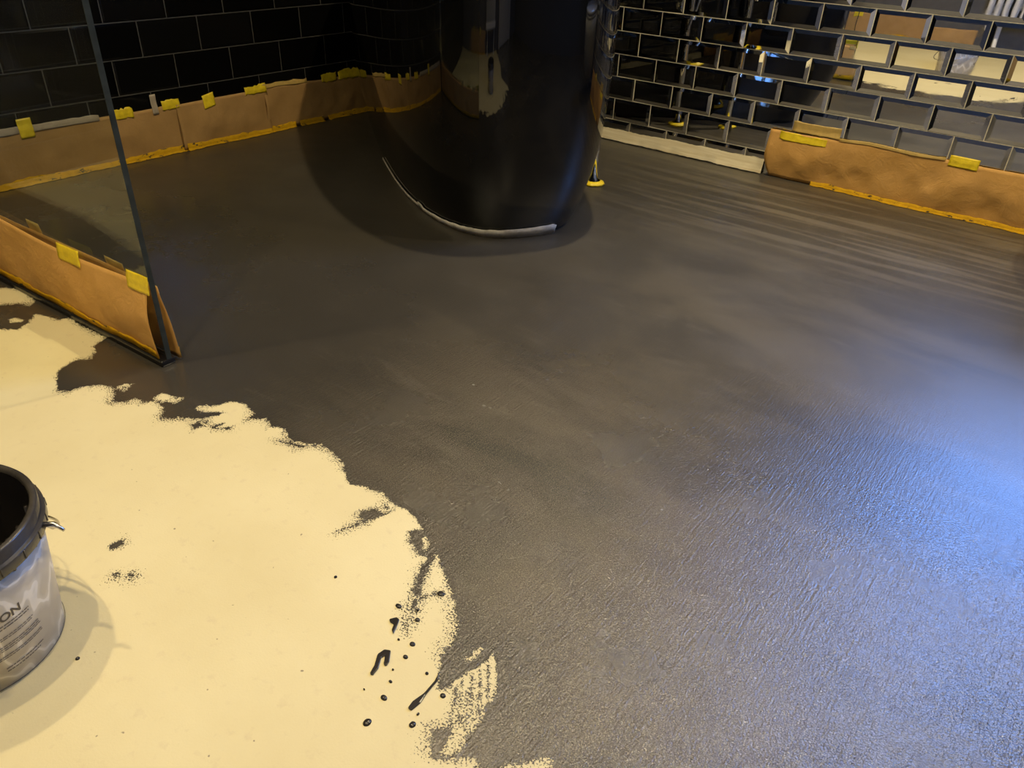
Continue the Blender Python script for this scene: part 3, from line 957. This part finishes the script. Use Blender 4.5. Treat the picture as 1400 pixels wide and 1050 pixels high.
# torn cream masking tape low on the mirror wall, left of the paper
vs, fs = [], []
n = 160
for i in range(n + 1):
    x = 0.60 + 0.984 * i / n
    zt = 0.036 + 0.014 * (x - 0.6) + 0.0022 * vnoise(x * 22, 61) + 0.0012 * vnoise(x * 90, 62)
    zb = 0.003 + 0.0022 * abs(vnoise(x * 60, 63))
    vs += [(x, -0.0240 - 0.003 * vnoise(x * 45, 64), zb), (x, -0.0160, (zt + zb) / 2), (x, -0.0088, zt)]
    if i:
        a = (i - 1) * 3
        fs += [(a, a + 3, a + 4, a + 1), (a + 1, a + 4, a + 5, a + 2)]
o = mk('masking_tape', vs, fs, MAT['masking'], None, False)
m_ = o.modifiers.new('thickness', 'SOLIDIFY'); m_.thickness = 0.0006; m_.offset = 0
tag(o, 'torn cream masking tape along the foot of the mirror tiles', 'tape strip')

# front wall (only in reflections)
s6 = Sheet('paper_sheet', (0.55, ROOM_Y, 0), (1, 0, 0), (0, 1, 0), 0.95, 0.16, 0.004, 0.012, 53, MAT['kraft_pale'],
           'brown paper sheet on the far wall next to the radiator, seen only mirrored')
s6.tape(0.2, 0.26, 0.85, 1.1, 'yellow_tape', seed=19, wall=0.002)
s6.tape(0.6, 0.66, 0.85, 1.1, 'yellow_tape', seed=20, wall=0.002)
s6.foot(0.0, 0.95, seed=54)


# ------------------------------------------------------------------ glass shower screen
GA, GB_ = Vector((1.240, -2.016, 0)), Vector((0.004, -2.081, 0))
gdir = (GA - GB_).normalized()
glen = (GA - GB_).length
grz = math.atan2(gdir.y, gdir.x)
scr = tag(empty('shower_screen', GB_, grz), 'frameless clear glass shower screen with brown paper along its foot', 'glass screen')
TG = 0.010
H_G = 2.05
bm = bmesh.new()
box_bm(bm, 0.0, glen - 0.0012, -TG / 2, TG / 2, 0.012, H_G)
from_bm('pane', bm, MAT['hazy_pane'], scr)
box('pane_edge', glen - 0.0011, glen, -TG / 2, TG / 2, 0.012, H_G, MAT['glass_edge'], scr)
box('bottom_seal', 0.0, glen + 0.001, -0.017, 0.012, 0.0, 0.0125, MAT['black_seal'], scr, bevel=0.003)
box('wall_channel', 0.0, 0.014, -0.011, 0.011, 0.014, H_G, MAT['chrome'], scr, bevel=0.002)

gn = Vector((gdir.y, -gdir.x, 0))      # towards the camera side (-y)
s7 = Sheet('paper_sheet', tuple(GB_ + gdir * 0.03), tuple(gdir), tuple(gn), glen - 0.040, 0.163, 0.0075, 0.012, 63, MAT['kraft'],
           'bright brown paper sheet taped to the near face of the glass screen',
           top=lambda d: 0.004 * math.sin(d * 11 + 1.0) + 0.004 * math.sin(d * 5), z0=0.0135)
def s7_z(n_): pass
L7 = glen - 0.040
s7.tape(L7 - 0.295, L7 - 0.215, 0.87, 1.09, 'yellow_tape', seed=31, wall=0.006)
s7.tape(L7 - 0.055, L7 + 0.012, 0.88, 1.10, 'yellow_tape', seed=32, wall=0.006)
s7.foot(0.0, L7, seed=64, z=0.018, zlo=0.014)
s8 = Sheet('paper_sheet', tuple(GB_ + gdir * 0.03), tuple(gdir), tuple(-gn), glen - 0.030, 0.158, 0.0075, 0.010, 73, MAT['kraft'],
           'brown paper sheet on the far face of the glass screen', lift=0.012, z0=0.003)
L8 = glen - 0.030
s8.tape(L8 - 0.44, L8 - 0.39, 0.9, 1.13, 'pale_tape', seed=33, wall=0.006)
s8.tape(L8 - 0.16, L8 - 0.10, 0.9, 1.10, 'pale_tape', seed=34, wall=0.006)
s8.tape(L8 - 0.03, L8 - 0.002, 0.9, 1.0, 'pale_tape', seed=35, wall=0.006)
s8.foot(0.0, L8, seed=74, z=0.020, zlo=0.004)


# ------------------------------------------------------------------ paint bucket
BC = (1.649, -2.516)
bk = tag(empty('paint_bucket', (*BC, 0)), 'plastic paint bucket with grey marbled label and black paint inside', 'bucket')
def rb(z): return 0.091 + 0.018 * z / 0.189
lathe('body', [(0.088, 0.0), (0.091, 0.003), (rb(0.10), 0.10), (rb(0.165), 0.165), (rb(0.165) - 0.0015, 0.165), (rb(0.10) - 0.0015, 0.10), (0.0885, 0.006), (0.002, 0.004)],
      MAT['label'], bk, seg=96, cap0=True)
cp_ = [(rb(0.159) + 0.0005, 0.1605), (0.1128, 0.1592), (0.1132, 0.1598), (0.1134, 0.1715), (0.1130, 0.1722), (0.1094, 0.1728), (0.1091, 0.1735), (0.1090, 0.1868), (0.1078, 0.1886), (0.1060, 0.1890), (0.1030, 0.1888), (0.1012, 0.1870), (0.1005, 0.1840)]
collar = lathe('collar', cp_, MAT['black_plastic'], bk, seg=96)
for k in range(24):
    a = 2 * math.pi * k / 24
    rbm = bmesh.new()
    box_bm(rbm, 0.1125, 0.1141, -0.0007, 0.0007, 0.1602, 0.1712)
    o = from_bm('rib', rbm, MAT['black_plastic'], collar)
    o.rotation_euler = (0, 0, a)
lathe('inner_wall', [(0.1004, 0.1838), (0.0985, 0.150), (0.097, 0.10), (0.0945, 0.07)], MAT['wet_paint'], bk, seg=96)
lathe('paint_pool', [(0.0945, 0.072), (0.06, 0.0712), (0.001, 0.071)], MAT['wet_paint'], bk, seg=64)
# paint runs on the inside of the wall
for k, (a, l_) in enumerate(((0.55, 0.06), (0.75, 0.04), (0.35, 0.07), (1.1, 0.05), (2.2, 0.06))):
    tube('paint_run', [(0.0965 * math.cos(a), 0.0965 * math.sin(a), 0.182), (0.0955 * math.cos(a + 0.01), 0.0955 * math.sin(a + 0.01), 0.15), (0.094 * math.cos(a), 0.094 * math.sin(a), 0.18 - l_)], [0.002, 0.0026, 0.004], MAT['wet_paint'], bk, 8)
# black drips hanging from the collar over the label
for k, (a, l_, r_) in enumerate(((0.10, 0.030, 0.009), (0.42, 0.010, 0.004), (-0.25, 0.022, 0.006), (0.78, 0.012, 0.003))):
    z_ = 0.161
    tube('paint_run', [((rb(z_ - l_ * q) + 0.0006) * math.cos(a), (rb(z_ - l_ * q) + 0.0006) * math.sin(a), z_ - l_ * q) for q in (0, 0.4, 0.8, 1.0)],
         [r_ * 0.5, r_ * 0.45, r_ * 0.4, r_ * 0.15], MAT['black_plastic'], bk, 8)
# wire handle folded down on the right side, with its pivot peg
peg_a = math.radians(52)
hw = tube('handle_peg', [(0.1128 * math.cos(peg_a), 0.1128 * math.sin(peg_a), 0.168), (0.124 * math.cos(peg_a), 0.124 * math.sin(peg_a), 0.167), (0.135 * math.cos(peg_a - 0.06), 0.135 * math.sin(peg_a - 0.06), 0.163)], [0.0032, 0.0028, 0.0018], MAT['steel'], bk, 10)
hh_ = []
for k in range(33):
    t = k / 32
    a = peg_a + math.pi * t
    sag = math.sin(math.pi * t)
    r_ = 0.1165 + 0.004 * sag
    hh_.append((r_ * math.cos(a), r_ * math.sin(a), 0.166 - 0.13 * sag ** 0.7 * 0.55))
tube('wire_handle', hh_, 0.0017, MAT['steel'], bk, 8)


def wrap_text(txt, size, th_end, z_base, bold=0.0, name='lettering'):
    """flat print wrapped round the bucket wall, its right end at angle th_end"""
    cu = bpy.data.curves.new(name, 'FONT')
    cu.body = txt
    cu.size = size
    cu.offset = bold
    cu.align_x = 'RIGHT'
    tmp = bpy.data.objects.new(name, cu)
    COL.objects.link(tmp)
    dg = bpy.context.evaluated_depsgraph_get()
    me = bpy.data.meshes.new_from_object(tmp.evaluated_get(dg))
    bpy.data.objects.remove(tmp, do_unlink=True)
    bm = bmesh.new(); bm.from_mesh(me)
    bmesh.ops.subdivide_edges(bm, edges=[e for e in bm.edges if e.calc_length() > size * 0.25], cuts=2)
    bmesh.ops.triangulate(bm, faces=bm.faces)
    for v in bm.verts:
        z = z_base + v.co.y
        r = rb(z) + 0.0004
        a = th_end + v.co.x / r
        v.co = Vector((r * math.cos(a), r * math.sin(a), z))
    return from_bm(name, bm, MAT['print'], bk)


wrap_text('ION', 0.0155, math.radians(20.5), 0.0985, 0.0004)
# illegible small print: rows of short dashes
def print_rows(rows):
    vs, fs = [], []
    rr_ = random.Random(5)
    for (z, hgt, a0, a1) in rows:
        a = math.radians(a0)
        e = math.radians(a1)
        while a < e:
            l_ = rr_.uniform(0.0022, 0.0075) / 0.1
            b = min(e, a + l_)
            k = len(vs)
            for aa in (a, b):
                for z_ in (z, z + hgt):
                    r = rb(z_) + 0.0004
                    vs.append((r * math.cos(aa), r * math.sin(aa), z_))
            fs.append((k, k + 2, k + 3, k + 1))
            a = b + rr_.uniform(0.0006, 0.0012) / 0.1
    return mk('small_print', vs, fs, MAT['print'], bk)


print_rows([(0.0925, 0.0013, -60, 25), (0.0885, 0.0013, -60, 24.5), (0.0765, 0.0010, -60, 26), (0.0735, 0.0010, -60, 25),
            (0.0640, 0.0010, -60, 29), (0.0610, 0.0010, -60, 29), (0.0580, 0.0010, -60, 30), (0.0490, 0.0010, -60, 30), (0.0460, 0.0010, -60, 30),
            (0.0300, 0.0013, 0, 28), (0.0255, 0.0013, 0, 25)])
lathe('base_seam', [(rb(0.0035) + 0.0006, 0.0030), (rb(0.0035) + 0.0012, 0.0036), (rb(0.0035) + 0.0006, 0.0042)], MAT['print'], bk, seg=96)


# ------------------------------------------------------------------ spilled drops on the bare floor
for k, (x, y, a, b) in enumerate(DROPS):
    seg = 20
    L = []
    for f_, z_ in ((1.0, 0.0002), (0.93, 0.0009), (0.72, 0.0017), (0.4, 0.0022), (0.08, 0.0024)):
        L.append([(x + f_ * a * (1 + 0.08 * vnoise(j * 0.7, k)) * math.cos(2 * math.pi * j / seg), y + f_ * max(a * 0.7, b * 0.8) * math.sin(2 * math.pi * j / seg), z_) for j in range(seg)])
    rings('paint_drop', L, MAT['wet_paint'], FLOOR, cap1=True)
for k, poly in enumerate(DRIP_OUTLINES):
    cx_ = sum(p[0] for p in poly) / len(poly); cy_ = sum(p[1] for p in poly) / len(poly)
    bm = bmesh.new()
    vs0 = [bm.verts.new((p[0], p[1], 0.0002)) for p in poly]
    f = bm.faces.new(vs0)
    r = bmesh.ops.extrude_face_region(bm, geom=[f])
    for v in [g for g in r['geom'] if isinstance(g, bmesh.types.BMVert)]:
        v.co.z = 0.0020
    bmesh.ops.triangulate(bm, faces=bm.faces)
    o = from_bm('paint_drip', bm, MAT['wet_paint'], FLOOR)
    b_ = o.modifiers.new('round', 'BEVEL'); b_.width = 0.0012; b_.segments = 2; b_.limit_method = 'ANGLE'


# ------------------------------------------------------------------ toilet (just outside the picture, shadow and reflections)
to = tag(empty('toilet', (2.66, 0, 0)), 'white wall-hung toilet beside the brown paper, below the window', 'toilet')
def pan_loop(z, w_, l_, y0=-0.012):
    L = []
    for i in range(48):
        t = 2 * math.pi * i / 48
        c, s_ = math.cos(t), math.sin(t)
        yy = s_ * l_ / 2
        L.append((w_ / 2 * math.copysign(abs(c) ** (0.85 if s_ < 0 else 0.5), c), y0 - l_ / 2 + yy * 1.0, z))
    return L
rings('pan', [pan_loop(0.10, 0.20, 0.30), pan_loop(0.13, 0.25, 0.40), pan_loop(0.22, 0.32, 0.50), pan_loop(0.34, 0.36, 0.54), pan_loop(0.40, 0.37, 0.55)], MAT['ceramic'], to, cap0=True, cap1=True)
rings('seat', [pan_loop(0.401, 0.365, 0.50, -0.055), pan_loop(0.414, 0.37, 0.505, -0.055)], MAT['ceramic'], to, cap0=True, cap1=True)
rings('lid', [pan_loop(0.417, 0.37, 0.505, -0.055), pan_loop(0.428, 0.37, 0.505, -0.055), pan_loop(0.432, 0.35, 0.485, -0.065)], MAT['ceramic'], to, cap0=True, cap1=True)
for sx in (-1, 1):
    tube('hinge', [(sx * 0.08 - 0.02, -0.058, 0.424), (sx * 0.08 + 0.02, -0.058, 0.424)], 0.011, MAT['chrome'], to, 12)

# ------------------------------------------------------------------ column radiator on the front wall (mirrored in the tiles)
ra = tag(empty('radiator', (1.86, ROOM_Y + 0.09, 0)), 'white column radiator on the far wall, mirrored in the tiles', 'radiator')
for k in range(12):
    x = (k - 5.5) * 0.05
    for yy in (-0.035, 0.035):
        tube('column', [(x, yy, 0.20), (x, yy, 0.23), (x, yy, 0.72), (x, yy, 0.75)], [0.010, 0.0145, 0.0145, 0.010], MAT['white_enamel'], ra, 10)
for z in (0.195, 0.755):
    box('header', -0.31, 0.31, -0.052, 0.052, z - 0.02, z + 0.02, MAT['white_enamel'], ra, bevel=0.008)
for sx in (-0.22, 0.22):
    tube('foot', [(sx, 0, 0.0), (sx, 0, 0.012), (sx, 0, 0.02), (sx, 0, 0.18)], [0.03, 0.03, 0.014, 0.014], MAT['white_enamel'], ra, 14)
